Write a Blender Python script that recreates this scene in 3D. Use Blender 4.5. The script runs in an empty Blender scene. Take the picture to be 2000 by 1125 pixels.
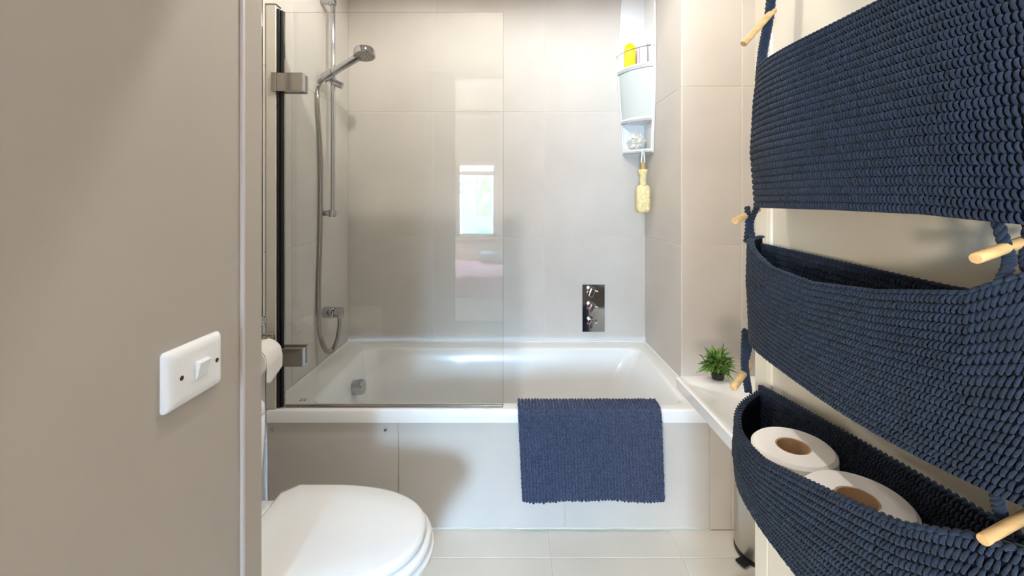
import bpy, bmesh, math, random
import numpy as np
from mathutils import Vector, Matrix
random.seed(7); rng = np.random.default_rng(7)
PI = math.pi
scene = bpy.context.scene
COL = scene.collection

# ------------------------------------------------------------------ camera
H = 1.213                       # eye height
cd = bpy.data.cameras.new('camera'); cam = bpy.data.objects.new('camera', cd); COL.objects.link(cam)
cam.location = (0, 0, H); cam.rotation_euler = (PI/2, 0, 0)
cd.sensor_width = 36.0; cd.lens = 36.0*840/2000
cd.shift_x = -0.0025; cd.shift_y = -0.08125
cd.clip_start = 0.01; cd.clip_end = 200
scene.camera = cam
# ------------------------------------------------------------------ world, exposure
w = bpy.data.worlds.new('sky'); scene.world = w; w.use_nodes = True
bg = w.node_tree.nodes['Background']
bg.inputs[0].default_value = (0.44, 0.69, 1.0, 1); bg.inputs[1].default_value = 135.0
scene.view_settings.view_transform = 'Standard'; scene.view_settings.look = 'None'
scene.view_settings.exposure = 0.66; scene.view_settings.gamma = 1.0
scene.view_settings.use_curve_mapping = False
# daylight enters through the bedroom window behind the camera (portal only guides sampling)
pl = bpy.data.lights.new('window_portal', 'AREA'); pl.shape = 'RECTANGLE'; pl.size = 0.58; pl.size_y = 1.05
pl.cycles.is_portal = True
po = bpy.data.objects.new('window_portal', pl); COL.objects.link(po)
po.location = (-0.52, -2.66, 1.285); po.rotation_euler = (PI/2, 0, 0)

# ------------------------------------------------------------------ materials
def lin(c):
    return tuple(((x/255)/12.92 if x/255 <= 0.04045 else ((x/255+0.055)/1.055)**2.4) for x in c) + (1,)
def mat(name, rgb, rough=0.5, metal=0.0, var=0.0, vscale=8.0, bump=0.0, bscale=200.0, spec=0.5, coat=0.0, sheen=0.0, stretch=None, trans=0.0, ior=1.45):
    m = bpy.data.materials.new(name); m.use_nodes = True
    nt = m.node_tree; b = nt.nodes['Principled BSDF']
    b.inputs['Base Color'].default_value = lin(rgb); b.inputs['Roughness'].default_value = rough
    b.inputs['Metallic'].default_value = metal; b.inputs['Specular IOR Level'].default_value = spec
    b.inputs['Coat Weight'].default_value = coat; b.inputs['Sheen Weight'].default_value = sheen
    b.inputs['Transmission Weight'].default_value = trans; b.inputs['IOR'].default_value = ior
    tc = nt.nodes.new('ShaderNodeTexCoord'); co = tc.outputs['Object']
    if stretch:
        mp = nt.nodes.new('ShaderNodeMapping'); mp.inputs['Scale'].default_value = stretch
        nt.links.new(co, mp.inputs['Vector']); co = mp.outputs['Vector']
    if var > 0:
        n = nt.nodes.new('ShaderNodeTexNoise'); n.inputs['Scale'].default_value = vscale; n.inputs['Detail'].default_value = 5
        nt.links.new(co, n.inputs['Vector'])
        r = nt.nodes.new('ShaderNodeValToRGB')
        a = lin(tuple(max(0, x*(1-var)) for x in rgb)); c = lin(tuple(min(255, x*(1+var)) for x in rgb))
        r.color_ramp.elements[0].position = 0.3; r.color_ramp.elements[0].color = a
        r.color_ramp.elements[1].position = 0.7; r.color_ramp.elements[1].color = c
        nt.links.new(n.outputs['Fac'], r.inputs['Fac']); nt.links.new(r.outputs['Color'], b.inputs['Base Color'])
    if bump > 0:
        n2 = nt.nodes.new('ShaderNodeTexNoise'); n2.inputs['Scale'].default_value = bscale; n2.inputs['Detail'].default_value = 3
        nt.links.new(co, n2.inputs['Vector'])
        bp = nt.nodes.new('ShaderNodeBump'); bp.inputs['Strength'].default_value = bump; bp.inputs['Distance'].default_value = 0.002
        nt.links.new(n2.outputs['Fac'], bp.inputs['Height']); nt.links.new(bp.outputs['Normal'], b.inputs['Normal'])
    return m
def emit_mat(name, rgb, strength):
    m = bpy.data.materials.new(name); m.use_nodes = True; nt = m.node_tree; nt.nodes.clear()
    e = nt.nodes.new('ShaderNodeEmission'); e.inputs[0].default_value = lin(rgb); e.inputs[1].default_value = strength
    o = nt.nodes.new('ShaderNodeOutputMaterial'); nt.links.new(e.outputs[0], o.inputs[0]); return m
def glass_mat(name, tint=(1, 1, 1, 1)):
    m = bpy.data.materials.new(name); m.use_nodes = True; nt = m.node_tree; nt.nodes.clear()
    f = nt.nodes.new('ShaderNodeFresnel'); f.inputs['IOR'].default_value = 1.52
    t = nt.nodes.new('ShaderNodeBsdfTransparent'); t.inputs[0].default_value = tint
    g = nt.nodes.new('ShaderNodeBsdfGlossy'); g.inputs['Roughness'].default_value = 0.0
    x = nt.nodes.new('ShaderNodeMixShader'); o = nt.nodes.new('ShaderNodeOutputMaterial')
    nt.links.new(f.outputs[0], x.inputs[0]); nt.links.new(t.outputs[0], x.inputs[1]); nt.links.new(g.outputs[0], x.inputs[2])
    nt.links.new(x.outputs[0], o.inputs[0]); return m
M = dict(
    tile=mat('beige_tile', (205, 199, 191), 0.48, var=0.025, vscale=3.0, bump=0.03, bscale=60, spec=0.4),
    floor_tile=mat('floor_tile', (222, 216, 205), 0.34, var=0.02, vscale=4.0),
    grout=mat('grout', (226, 219, 205), 0.8),
    paint=mat('taupe_paint', (177, 169, 158), 0.6, var=0.012, vscale=2.0, bump=0.04, bscale=300),
    paint_edge=mat('pale_edge', (200, 193, 190), 0.4),
    door=mat('cream_door_paint', (226, 217, 197), 0.42, bump=0.03, bscale=150),
    white_wall=mat('white_paint', (226, 226, 224), 0.7),
    acrylic=mat('white_acrylic', (243, 243, 241), 0.2, coat=0.3),
    ceramic=mat('white_ceramic', (240, 241, 240), 0.1, coat=0.4),
    plastic=mat('white_plastic', (236, 237, 236), 0.25),
    frost=mat('frosted_plastic', (200, 208, 205), 0.45),
    chrome=mat('chrome', (186, 187, 190), 0.07, metal=1.0),
    satin=mat('satin_chrome', (158, 153, 146), 0.22, metal=1.0),
    alu=mat('anodised_post', (205, 200, 188), 0.4, metal=0.25),
    black=mat('black_seal', (14, 15, 18), 0.35),
    screw=mat('brown_screw', (92, 70, 48), 0.4, metal=0.6),
    glass=glass_mat('clear_glass', (0.985, 0.995, 0.99, 1)),
    navy=mat('navy_cord', (19, 33, 51), 0.8, var=0.16, vscale=60, bump=0.25, bscale=900, sheen=0.12, spec=0.3),
    navy_core=mat('navy_core', (8, 12, 22), 0.95, spec=0.1),
    mat_blue=mat('mat_chenille', (47, 58, 88), 0.95, var=0.25, vscale=90, bump=0.5, bscale=700, sheen=0.5, spec=0.1),
    wood=mat('dowel_wood', (198, 160, 108), 0.55, var=0.14, vscale=14, stretch=(1, 6, 6)),
    paper=mat('toilet_paper', (240, 234, 226), 0.95, bump=0.2, bscale=500, spec=0.1),
    card=mat('cardboard', (176, 142, 104), 0.9, var=0.06, vscale=40),
    leaf=mat('leaf_green', (96, 136, 56), 0.5, var=0.3, vscale=30),
    leaf2=mat('leaf_dark', (52, 84, 36), 0.5, var=0.2, vscale=30),
    twig=mat('twig_brown', (62, 44, 38), 0.7),
    pot=mat('dark_pot', (34, 36, 38), 0.5),
    yellow=mat('yellow_gel', (246, 208, 8), 0.25, var=0.05, vscale=25),
    clear=mat('clear_plastic', (226, 228, 226), 0.15),
    pink=mat('pink_print', (206, 140, 178), 0.4),
    puff=mat('white_mesh_puff', (236, 231, 220), 0.7, sheen=0.3),
    brush=mat('sisal', (238, 222, 170), 0.95, bump=0.8, bscale=260, var=0.08, vscale=80),
    brush_wood=mat('brush_wood', (206, 158, 84), 0.5),
    steel=mat('brushed_steel', (196, 192, 184), 0.3, metal=0.9),
    print=mat('grey_print', (120, 120, 124), 0.5),
    carpet=mat('bedroom_carpet', (176, 164, 150), 0.95, bump=0.5, bscale=400),
    pinkcloth=mat('pink_bedspread', (222, 170, 190), 0.9, var=0.08, vscale=4),
    bluecloth=mat('pale_blue_cushion', (186, 208, 230), 0.9),
    upvc=mat('white_window_frame', (240, 241, 242), 0.3),
    blind=mat('grey_blind', (200, 200, 206), 0.8),
    tree=mat('tree_leaves', (70, 88, 44), 0.8, var=0.3, vscale=5),
    render_white=mat('white_render', (86, 86, 88), 0.8),
    turquoise=mat('turquoise_door', (50, 110, 104), 0.5),
    bulb=emit_mat('warm_bulb', (255, 226, 190), 22.0),
)
# ------------------------------------------------------------------ mesh helpers
def tag(o, label=None, cat=None, group=None, kind=None):
    if label: o['label'] = label
    if cat: o['category'] = cat
    if group: o['group'] = group
    if kind: o['kind'] = kind
    return o
def empty(name, loc, label, cat, group=None):
    o = bpy.data.objects.new(name, None); COL.objects.link(o); o.location = loc
    o.empty_display_size = 0.05
    return tag(o, label, cat, group)
def link(name, me, m, parent=None):
    o = bpy.data.objects.new(name, me); COL.objects.link(o)
    if m is not None and not me.materials: me.materials.append(m)
    if parent is not None:
        o.parent = parent; o.matrix_parent_inverse = Matrix.Translation(parent.location).inverted() if parent.parent is None else Matrix.Identity(4)
    return o
class MB:
    def __init__(s): s.bm = bmesh.new()
    def box(s, x0, x1, y0, y1, z0, z1, bev=0.0, seg=1, rot=None):
        t = bmesh.new(); bmesh.ops.create_cube(t, size=1.0)
        mtx = Matrix.Translation(((x0+x1)/2, (y0+y1)/2, (z0+z1)/2)) @ (rot or Matrix.Identity(4)) @ Matrix.Diagonal((abs(x1-x0), abs(y1-y0), abs(z1-z0), 1))
        bmesh.ops.transform(t, matrix=mtx, verts=t.verts)
        if bev > 0: bmesh.ops.bevel(t, geom=list(t.edges), offset=bev, segments=seg, affect='EDGES', profile=0.5, clamp_overlap=True)
        s.merge(t); return s
    def merge(s, t):
        me = bpy.data.meshes.new('tmp'); t.to_mesh(me); t.free(); s.bm.from_mesh(me); bpy.data.meshes.remove(me)
    def loft(s, loops, cap0=True, cap1=True, closed=True):
        rings = [[s.bm.verts.new(p) for p in L] for L in loops]
        n = len(rings[0])
        for a, b in zip(rings, rings[1:]):
            for i in range(n if closed else n-1):
                j = (i+1) % n; s.bm.faces.new((a[i], a[j], b[j], b[i]))
        if cap0: s.bm.faces.new(list(reversed(rings[0])))
        if cap1: s.bm.faces.new(rings[-1])
        return s
    def lathe(s, prof, origin=(0, 0, 0), axis=(0, 0, 1), n=24, caps=True):
        q = Vector((0, 0, 1)).rotation_difference(Vector(axis).normalized()); o = Vector(origin)
        loops = []
        for r, h in prof:
            r = max(r, 1e-5)
            loops.append([o + q @ Vector((r*math.cos(2*PI*i/n), r*math.sin(2*PI*i/n), h)) for i in range(n)])
        return s.loft(loops, caps, caps)
    def tube(s, pts, r, n=10, caps=True):
        pts = [Vector(p) for p in pts]; k = len(pts); loops = []
        t0 = (pts[1]-pts[0]).normalized(); up = Vector((0, 0, 1)) if abs(t0.z) < 0.9 else Vector((1, 0, 0))
        a = t0.cross(up).normalized()
        for i in range(k):
            t = (pts[min(i+1, k-1)]-pts[max(i-1, 0)]).normalized()
            a = (a - t*a.dot(t)).normalized(); b = t.cross(a)
            rr = r(i/(k-1)) if callable(r) else r
            loops.append([pts[i] + a*rr*math.cos(2*PI*j/n) + b*rr*math.sin(2*PI*j/n) for j in range(n)])
        return s.loft(loops, caps, caps)
    def poly(s, pts, extr):           # flat outline extruded by a vector
        a = [Vector(p) for p in pts]; e = Vector(extr)
        return s.loft([a, [p+e for p in a]])
    def build(s, name, m, parent=None, smooth=True, angle=35, recalc=True):
        if recalc: bmesh.ops.recalc_face_normals(s.bm, faces=s.bm.faces)
        me = bpy.data.meshes.new(name); s.bm.to_mesh(me); s.bm.free()
        if smooth:
            me.polygons.foreach_set('use_smooth', [True]*len(me.polygons)); me.set_sharp_from_angle(angle=math.radians(angle))
        return link(name, me, m, parent)
def catmull(P, n=8):
    P = [Vector(p) for p in P]; Q = [2*P[0]-P[1]] + P + [2*P[-1]-P[-2]]; out = []
    for i in range(1, len(Q)-2):
        for k in range(n):
            t = k/n; a, b, c, d = Q[i-1:i+3]
            out.append(0.5*((2*b)+(c-a)*t+(2*a-5*b+4*c-d)*t*t+(3*b-a-3*c+d)*t**3))
    return out + [P[-1]]
def rrect(x0, x1, y0, y1, r, z, n=6):
    out = []
    for cx, cy, a0 in ((x1-r, y1-r, 0), (x0+r, y1-r, 90), (x0+r, y0+r, 180), (x1-r, y0+r, 270)):
        for k in range(n+1):
            a = math.radians(a0+90*k/n); out.append((cx+r*math.cos(a), cy+r*math.sin(a), z))
    return out
def sheet(name, m, parent, fn, nu, nv, thick=None):
    """grid surface from fn(U,V) (numpy) with an optional back side, as one closed sheet"""
    U, V = np.meshgrid(np.linspace(0, 1, nu), np.linspace(0, 1, nv), indexing='ij')
    P = fn(U.ravel(), V.ravel()); N = normals(fn, U.ravel(), V.ravel())
    fs = []
    idx = np.arange(nu*nv).reshape(nu, nv)
    a, b, c, d = idx[:-1, :-1].ravel(), idx[1:, :-1].ravel(), idx[1:, 1:].ravel(), idx[:-1, 1:].ravel()
    F = np.stack([a, b, c, d], 1); Vv = P
    if thick:
        Q = P - N*thick; o = nu*nv; Vv = np.vstack([P, Q]); F = np.vstack([F, np.stack([d, c, b, a], 1)+o])
        ring = np.concatenate([idx[:, 0], idx[-1, 1:], idx[-2::-1, -1], idx[0, -2:0:-1]])
        nx = np.roll(ring, -1); F = np.vstack([F, np.stack([nx, ring, ring+o, nx+o], 1)])
    me = bpy.data.meshes.new(name); me.from_pydata(Vv.tolist(), [], F.tolist()); me.update()
    me.polygons.foreach_set('use_smooth', [True]*len(me.polygons))
    return link(name, me, m, parent)
def normals(fn, U, V, e=1e-3):
    tu = fn(np.clip(U+e, 0, 1), V)-fn(np.clip(U-e, 0, 1), V); tv = fn(U, np.clip(V+e, 0, 1))-fn(U, np.clip(V-e, 0, 1))
    n = np.cross(tu, tv); return n/np.maximum(np.linalg.norm(n, axis=1, keepdims=True), 1e-12)
def struct(name, bm, m, label, cat='wall', smooth=False):
    return tag(bm.build(name, m, None, smooth), label, cat, kind='structure')

# ================================================================== ROOM
XL, XP, XR = -0.929, 0.731, 1.14      # bathroom left wall, pillar side, right wall
YB, YF, YPIL = 2.40, 1.60, 1.881      # back wall, bath front, pillar front
YD = 0.845                            # bathroom face of the door wall
XHL, XHR = -0.50, 0.56                # hall sides
CE = 2.50
TT = 0.006                            # tile thickness
tile_cache = {}
def tile(parent, axis, c, a0, a1, b0, b1, m, gap=0.003):
    """one tile; axis = outward normal, c = plane of its front face; a, b the two spans (x|y, z) or (x, y)"""
    g = gap/2; A, B = round(a1-a0-gap, 4), round(b1-b0-gap, 4)
    if A < 0.005 or B < 0.005: return
    key = (axis, A, B, m.name)
    if key not in tile_cache:
        q = MB(); t = TT
        if axis in ('-y',): q.box(-A/2, A/2, 0, t, -B/2, B/2, 0.0012)
        elif axis == '+x': q.box(-t, 0, -A/2, A/2, -B/2, B/2, 0.0012)
        elif axis == '-x': q.box(0, t, -A/2, A/2, -B/2, B/2, 0.0012)
        else: q.box(-A/2, A/2, -B/2, B/2, -t, 0, 0.0012)
        me = bpy.data.meshes.new('tile'); bmesh.ops.recalc_face_normals(q.bm, faces=q.bm.faces); q.bm.to_mesh(me); q.bm.free(); me.materials.append(m)
        tile_cache[key] = me
    ca, cb = (a0+a1)/2, (b0+b1)/2
    loc = {'-y': (ca, c, cb), '+x': (c, ca, cb), '-x': (c, ca, cb), '+z': (ca, cb, c)}[axis]
    o = bpy.data.objects.new('tile', tile_cache[key]); COL.objects.link(o); o.location = loc; o.parent = parent
zs = [0.0, 0.342, 1.036, 1.730, 2.424, CE]
o = struct('wall_back', MB().box(XL-0.1, XP+0.5, YB, YB+0.1, 0, CE), M['grout'], 'tiled back wall above the bath')
for z0, z1 in zip(zs, zs[1:]):
    for x0, x1 in ((XL, -0.4486), (-0.4486, 0.1657), (0.1657, XP)): tile(o, '-y', YB-TT+0.004, x0, x1, z0, z1, M['tile'])
YB2 = YB-0.002
o = struct('wall_left', MB().box(XL-0.1, XL, YD, YB, 0, CE), M['grout'], 'tiled left wall carrying the shower rail')
for z0, z1 in zip(zs, zs[1:]):
    for y0, y1 in ((YD, 1.18), (1.18, 1.79), (1.79, YB)): tile(o, '+x', XL+0.002, y0, y1, z0, z1, M['tile'])
o = struct('wall_pillar', MB().box(XP, XR, YPIL, YB, 0, CE), M['grout'], 'boxed-out tiled pillar at the right end of the bath')
for z0, z1 in zip(zs, zs[1:]):
    tile(o, '-x', XP-0.002, YPIL, YB, z0, z1, M['tile'])
    for x0, x1 in ((XP, 0.992), (0.992, XR)): tile(o, '-y', YPIL-0.002, x0, x1, z0, z1, M['tile'])
struct('wall_right', MB().box(XR, XR+0.1, 0.745, YB, 0, CE), M['paint'], 'painted right wall behind the washbasin')
# low tiled box under the pillar, in line with the bath panel
o = struct('wall_ledge', MB().box(XP-0.0005, XR, YF+0.008, YPIL, 0, 0.40), M['grout'], 'low tiled ledge beside the bath end')
for x0, x1 in ((0.7295, 0.811), (0.811, XR)): tile(o, '-y', YF+0.004, x0, x1, 0.0, 0.40, M['tile'])
tile(o, '+z', 0.404, XP+0.004, XR, YF+0.006, YPIL, M['tile'])
struct('ceiling', MB().box(-2.6, 2.0, -2.72, YB+0.1, CE, CE+0.08), M['white_wall'], 'flat white ceiling', 'ceiling')
o = struct('floor', MB().box(-1.1, 1.3, 0.70, YF+0.1, -0.08, -0.002), M['grout'], 'pale tiled bathroom floor', 'floor')
for y0, y1 in ((0.70, 1.027), (1.027, 1.477), (1.477, YF+0.005)):
    for x0, x1 in ((XL, -0.773), (-0.773, -0.323), (-0.323, 0.127), (0.127, 0.577), (0.577, 1.027), (1.027, XR)):
        tile(o, '+z', 0.0, x0, x1, y0, y1, M['floor_tile'])
struct('floor_bedroom', MB().box(-2.6, 2.0, -2.72, 0.70, -0.08, 0.0), M['carpet'], 'carpeted hall and bedroom floor', 'floor')
# hall: left wall with the light switch, right wall behind the open door, door wall and lintel
struct('wall_hall', MB().box(XHL-0.10, XHL, -0.40, 0.79, 0, CE), M['paint'], 'taupe painted hall wall with the light switch')
t = MB(); t.box(XHL-0.10, XHL+0.004, 0.79, YD, 0, 1.955, 0.002)
struct('trim_1', t, M['paint'], 'taupe painted door lining at the end of the hall wall', 'door lining')
t = MB(); t.box(XHL-0.002, XHL+0.0065, 0.782, 0.790, 0, 1.955, 0.003, 2)
struct('trim_2', t, M['paint_edge'], 'pale bead along the door lining', 'trim', True)
struct('wall_partition', MB().box(XL-0.1, XHL-0.10, 0.745, YD, 0, CE), M['paint'], 'door wall left of the opening')
struct('wall_partition_right', MB().box(0.512, XR+0.1, 0.745, YD, 0, CE), M['paint'], 'door wall right of the opening')
struct('wall_lintel', MB().box(XHL-0.10, 0.512, 0.745, YD, 1.955, CE), M['paint'], 'wall above the bathroom doorway')
struct('wall_hall_right', MB().box(XHR, XHR+0.1, -0.40, 0.745, 0, CE), M['paint'], 'hall wall behind the open door')
# bedroom behind the camera (seen mirrored in the shower screen, and it lets the daylight in)
WX0, WX1, WZ0, WZ1 = -0.80, -0.24, 0.77, 1.80
t = MB(); t.box(-2.5, WX0, -2.72, -2.60, 0, CE); t.box(WX1, 1.9, -2.72, -2.60, 0, CE); t.box(WX0, WX1, -2.72, -2.60, 0, WZ0); t.box(WX0, WX1, -2.72, -2.60, WZ1, CE)
struct('wall_window', t, M['white_wall'], 'white bedroom wall around the window')
struct('wall_bedroom_left', MB().box(-2.6, -2.5, -2.72, -0.30, 0, CE), M['white_wall'], 'left bedroom wall')
struct('wall_bedroom_right', MB().box(1.9, 2.0, -2.72, -0.30, 0, CE), M['white_wall'], 'right bedroom wall')
t = MB(); t.box(-2.5, XHL-0.10, -0.40, -0.30, 0, CE); t.box(XHR+0.1, 1.9, -0.40, -0.30, 0, CE); t.box(XHL-0.10, XHR+0.1, -0.40, -0.30, 2.25, CE)
struct('wall_bedroom', t, M['white_wall'], 'bedroom wall around the hall opening')
fr = MB(); D0, D1 = -2.70, -2.63
fr.box(WX0, WX0+0.05, D0, D1, WZ0, WZ1, 0.004); fr.box(WX1-0.05, WX1, D0, D1, WZ0, WZ1, 0.004)
fr.box(WX0, WX1, D0, D1, WZ0, WZ0+0.05, 0.004); fr.box(WX0, WX1, D0, D1, WZ1-0.05, WZ1, 0.004); fr.box(WX0, WX1, D0, D1, 1.62, 1.67, 0.004)
wn = tag(fr.build('window_1', M['upvc'], None, False), 'white framed bedroom window mirrored in the shower screen', 'window', kind='structure')
MB().box(WX0+0.03, WX1-0.03, -2.672, -2.668, WZ0+0.03, WZ1-0.03).build('pane', M['glass'], wn, False)
MB().box(WX0-0.03, WX1+0.03, -2.64, -2.54, WZ0-0.03, WZ0, 0.005).build('window_sill', M['upvc'], wn, False)

# bedroom furniture: bed and blind seen in the reflection, unseen table, added fill lamp
bd = empty('bed', (-0.75, -1.7, 0), 'bed with a pink spread mirrored low in the shower screen', 'bed')
MB().box(-1.08, -0.02, -2.45, -1.05, 0.05, 0.28, 0.02).build('bed_base', M['white_wall'], bd)
MB().box(-1.08, -0.02, -2.45, -1.05, 0.28, 0.50, 0.05, 3).build('bedspread', M['pinkcloth'], bd)
cu = MB().box(-0.45, -0.08, -2.40, -2.05, 0.50, 0.62, 0.05, 3).build('cushion', M['bluecloth']); tag(cu, 'pale blue cushion on the pink bed', 'cushion')
bl = empty('roller_blind', (-0.73, -2.57, 1.8), 'grey roller blind above the mirrored bedroom window', 'blind')
MB().box(WX0-0.02, WX1+0.02, -2.592, -2.586, 1.79, 2.40).build('fabric', M['blind'], bl, False)
MB().lathe([(0.022, 0), (0.022, WX1-WX0+0.06)], (WX0-0.03, -2.575, 2.41), (1, 0, 0), 16).build('roller', M['upvc'], bl)
MB().box(WX0-0.02, WX1+0.02, -2.597, -2.582, 1.775, 1.792, 0.003).build('bottom_bar', M['upvc'], bl)
tb = empty('bedside_table', (-1.35, -2.2, 0), 'small white bedside table beside the bed', 'table')
MB().box(-1.56, -1.14, -2.42, -1.98, 0.55, 0.58, 0.006).build('top', M['white_wall'], tb)
for ax_ in (-1.53, -1.17):
    for ay_ in (-2.39, -2.01): MB().tube([(ax_, ay_, 0.0), (ax_, ay_, 0.55)], 0.015, 10).build('leg', M['white_wall'], tb)
ln_ = empty('fill_lamp', (-1.35, -2.2, 0.58), 'added unseen fill lamp with a white drum shade on the bedside table', 'lamp')  # added out of view to brighten the open door and the organiser
MB().lathe([(0.0, 0.581), (0.07, 0.581), (0.07, 0.595), (0.02, 0.61), (0.012, 0.68), (0.012, 0.98)], (-1.35, -2.2, 0), n=20).build('base', M['chrome'], ln_)
MB().lathe([(0.13, 0.97), (0.12, 1.24), (0.0, 1.245)], (-1.35, -2.2, 0), n=32).build('fill_shade', emit_mat('fill_glow', (255, 243, 228), 150.0), ln_)
# outside the window
hs = empty('building', (-0.6, -12, -3), 'white rendered house across the street, mirrored in the screen', 'building')
MB().box(-1.6, 4.0, -13, -10, -3, 2.35).build('wall', M['render_white'], hs, False)
MB().box(-1.15, -0.75, -10.02, -9.96, 0.9, 2.0).build('window', M['tree'], hs, False)
MB().box(-1.15, -0.75, -10.02, -9.96, -1.0, 0.4).build('door', M['turquoise'], hs, False)
tr = empty('tree', (-2.2, -8, -3), 'leafy tree outside the bedroom window', 'tree')
q = MB()
for k in range(420):
    a = rng.normal(size=3); a /= np.linalg.norm(a); p = np.array((-2.3, -8, 1.9)) + a*rng.uniform(0.5, 1.0)*np.array((1.0, 1.0, 1.9))
    n = Vector(rng.normal(size=3)).normalized(); u = n.orthogonal().normalized(); v = n.cross(u); c = Vector(p); r = rng.uniform(0.08, 0.16)
    q.loft([[c-u*r, c-v*r*0.5, c+u*r, c+v*r*0.5], [c-u*r+n*0.006, c-v*r*0.5+n*0.006, c+u*r+n*0.006, c+v*r*0.5+n*0.006]])
tag(q.build('foliage', M['tree'], tr, False), kind='stuff')
MB().tube([(-2.2, -8, -3), (-2.25, -8, 0), (-2.2, -8, 2)], 0.12, 8).build('trunk', M['twig'], tr)

# ================================================================== LAMPS in the bathroom ceiling, plus an added hall fill
def downlight(x, y, power, label, size=0.025, ang=120, blend=0.6):
    e = empty('downlight', (x, y, CE), label, 'ceiling light', 'recessed ceiling lights')
    MB().lathe([(0.032, -0.001), (0.045, -0.001), (0.045, -0.006), (0.034, -0.008), (0.032, -0.001)], (x, y, CE), n=24, caps=False).build('bezel', M['chrome'], e)
    MB().lathe([(0.0, -0.002), (0.031, -0.002), (0.031, -0.001), (0.0, -0.001)], (x, y, CE), n=24, caps=False).build('lens', M['bulb'], e)
    l = bpy.data.lights.new('downlight_beam', 'SPOT'); l.energy = power; l.color = (1.0, 0.965, 0.91); l.spot_size = math.radians(ang); l.spot_blend = blend; l.shadow_soft_size = size
    lo = bpy.data.objects.new('downlight_beam', l); COL.objects.link(lo); lo.parent = e; lo.location = (0, 0, -0.03)
downlight(-0.10, 1.09, 25, 'recessed chrome downlight nearest the doorway', ang=172, blend=0.25)
downlight(-0.48, 1.66, 5.6, 'recessed chrome downlight above the tap end of the bath', ang=172, blend=0.25)
downlight(0.32, 1.66, 4.4, 'recessed chrome downlight above the valve end of the bath', ang=172, blend=0.25)
downlight(0.80, 1.40, 4.5, 'recessed chrome downlight above the washbasin', ang=172, blend=0.25)
hl = empty('hall_fill', (-0.12, -0.05, CE), 'added opal fill light on the unseen hall ceiling', 'ceiling light')  # added as general fill for the hall wall and door
MB().lathe([(0.0, -0.07), (0.06, -0.066), (0.11, -0.045), (0.13, -0.012), (0.13, -0.008), (0.0, -0.008)], (-0.12, -0.05, CE), n=32, caps=False).build('shade', emit_mat('hall_fill_glow', (255, 242, 228), 2.0), hl)
MB().lathe([(0.14, -0.012), (0.14, 0.0)], (-0.12, -0.05, CE), n=32).build('base', M['plastic'], hl)

# ================================================================== BATH
RIM = 0.452
bath = empty('bathtub', (0, 2.0, 0), 'white acrylic bath set between the tiled walls', 'bathtub')
q = MB(); e = 0.004
x0, x1, y0, y1 = XL+e, XP-e, YF-0.004, YB-0.008
L = [rrect(x0+0.012, x1-0.004, y0+0.020, y1, 0.004, 0.404), rrect(x0+0.002, x1-0.002, y0, y1, 0.006, 0.404), rrect(x0, x1, y0, y1, 0.006, RIM-0.008), rrect(x0+0.003, x1-0.001, y0+0.004, y1-0.003, 0.008, RIM-0.001),
     rrect(x0+0.010, x1-0.006, y0+0.010, y1-0.008, 0.010, RIM)]
L += [rrect(-0.800, 0.668, 1.648, 2.296, 0.045, RIM), rrect(-0.790, 0.660, 1.656, 2.288, 0.05, RIM-0.003), rrect(-0.784, 0.652, 1.662, 2.282, 0.055, RIM-0.012),
      rrect(-0.772, 0.60, 1.670, 2.272, 0.07, RIM-0.10), rrect(-0.755, 0.52, 1.682, 2.258, 0.08, 0.20), rrect(-0.735, 0.47, 1.700, 2.240, 0.09, 0.12), rrect(-0.70, 0.43, 1.73, 2.21, 0.09, 0.095), rrect(-0.62, 0.36, 1.80, 2.14, 0.09, 0.088)]
q.loft(L, cap0=False, cap1=True)
q.build('tub', M['acrylic'], bath, True, 50)
MB().tube([(XL+0.006, 2.38, RIM+0.001), (XL+0.006, 1.64, RIM+0.001)], 0.005, 8).build('sealant', M['plastic'], bath)
MB().tube([(XL+0.01, YB-0.0085, RIM), (XP-0.008, YB-0.0085, RIM)], 0.005, 8).build('sealant', M['plastic'], bath)
MB().tube([(XP-0.006, 2.39, RIM), (XP-0.006, 1.62, RIM)], 0.005, 8).build('sealant', M['plastic'], bath)
f = MB(); ax = (1, 0, 0.12); oo = (-0.786, 2.06, 0.335)
f.lathe([(0.012, 0), (0.036, 0.0), (0.036, 0.010), (0.030, 0.014), (0.030, 0.02)], oo, ax, 28)
fl = f.build('overflow_filler', M['chrome'], bath)
k = MB(); k.lathe([(0.034, 0.016), (0.036, 0.018), (0.036, 0.060), (0.033, 0.064), (0.0, 0.064)], oo, ax, 10); k.build('knob', M['chrome'], fl)
mk = MB()
for dx in (0, 0.014): mk.box(-0.835+dx, -0.827+dx, 1.668, 1.680, RIM, RIM+0.0006)
mk.box(-0.836, -0.812, 1.686, 1.688, RIM, RIM+0.0006)
mk.build('printed_mark', M['print'], bath, False)
# tiled bath panel
pn = MB().box(XL+0.004, XP-0.002, YF+0.012, YF+0.03, 0.002, 0.402).build('front_panel', M['grout'], bath, False); pn['label'] = 'beige tiled panel along the front of the bath'
for a, b in ((XL+0.004, -0.434), (-0.434, 0.187), (0.187, XP-0.002)): tile(pn, '-y', YF+0.006, a, b, 0.004, 0.402, M['tile'])
for xx in (-0.902, -0.482):
    c = MB(); c.lathe([(0.0065, 0), (0.0065, 0.003), (0.004, 0.006), (0.0, 0.0066)], (xx, YF+0.0065, 0.374), (0, -1, 0), 16); c.build('screw_cap', M['chrome'], pn)

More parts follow.
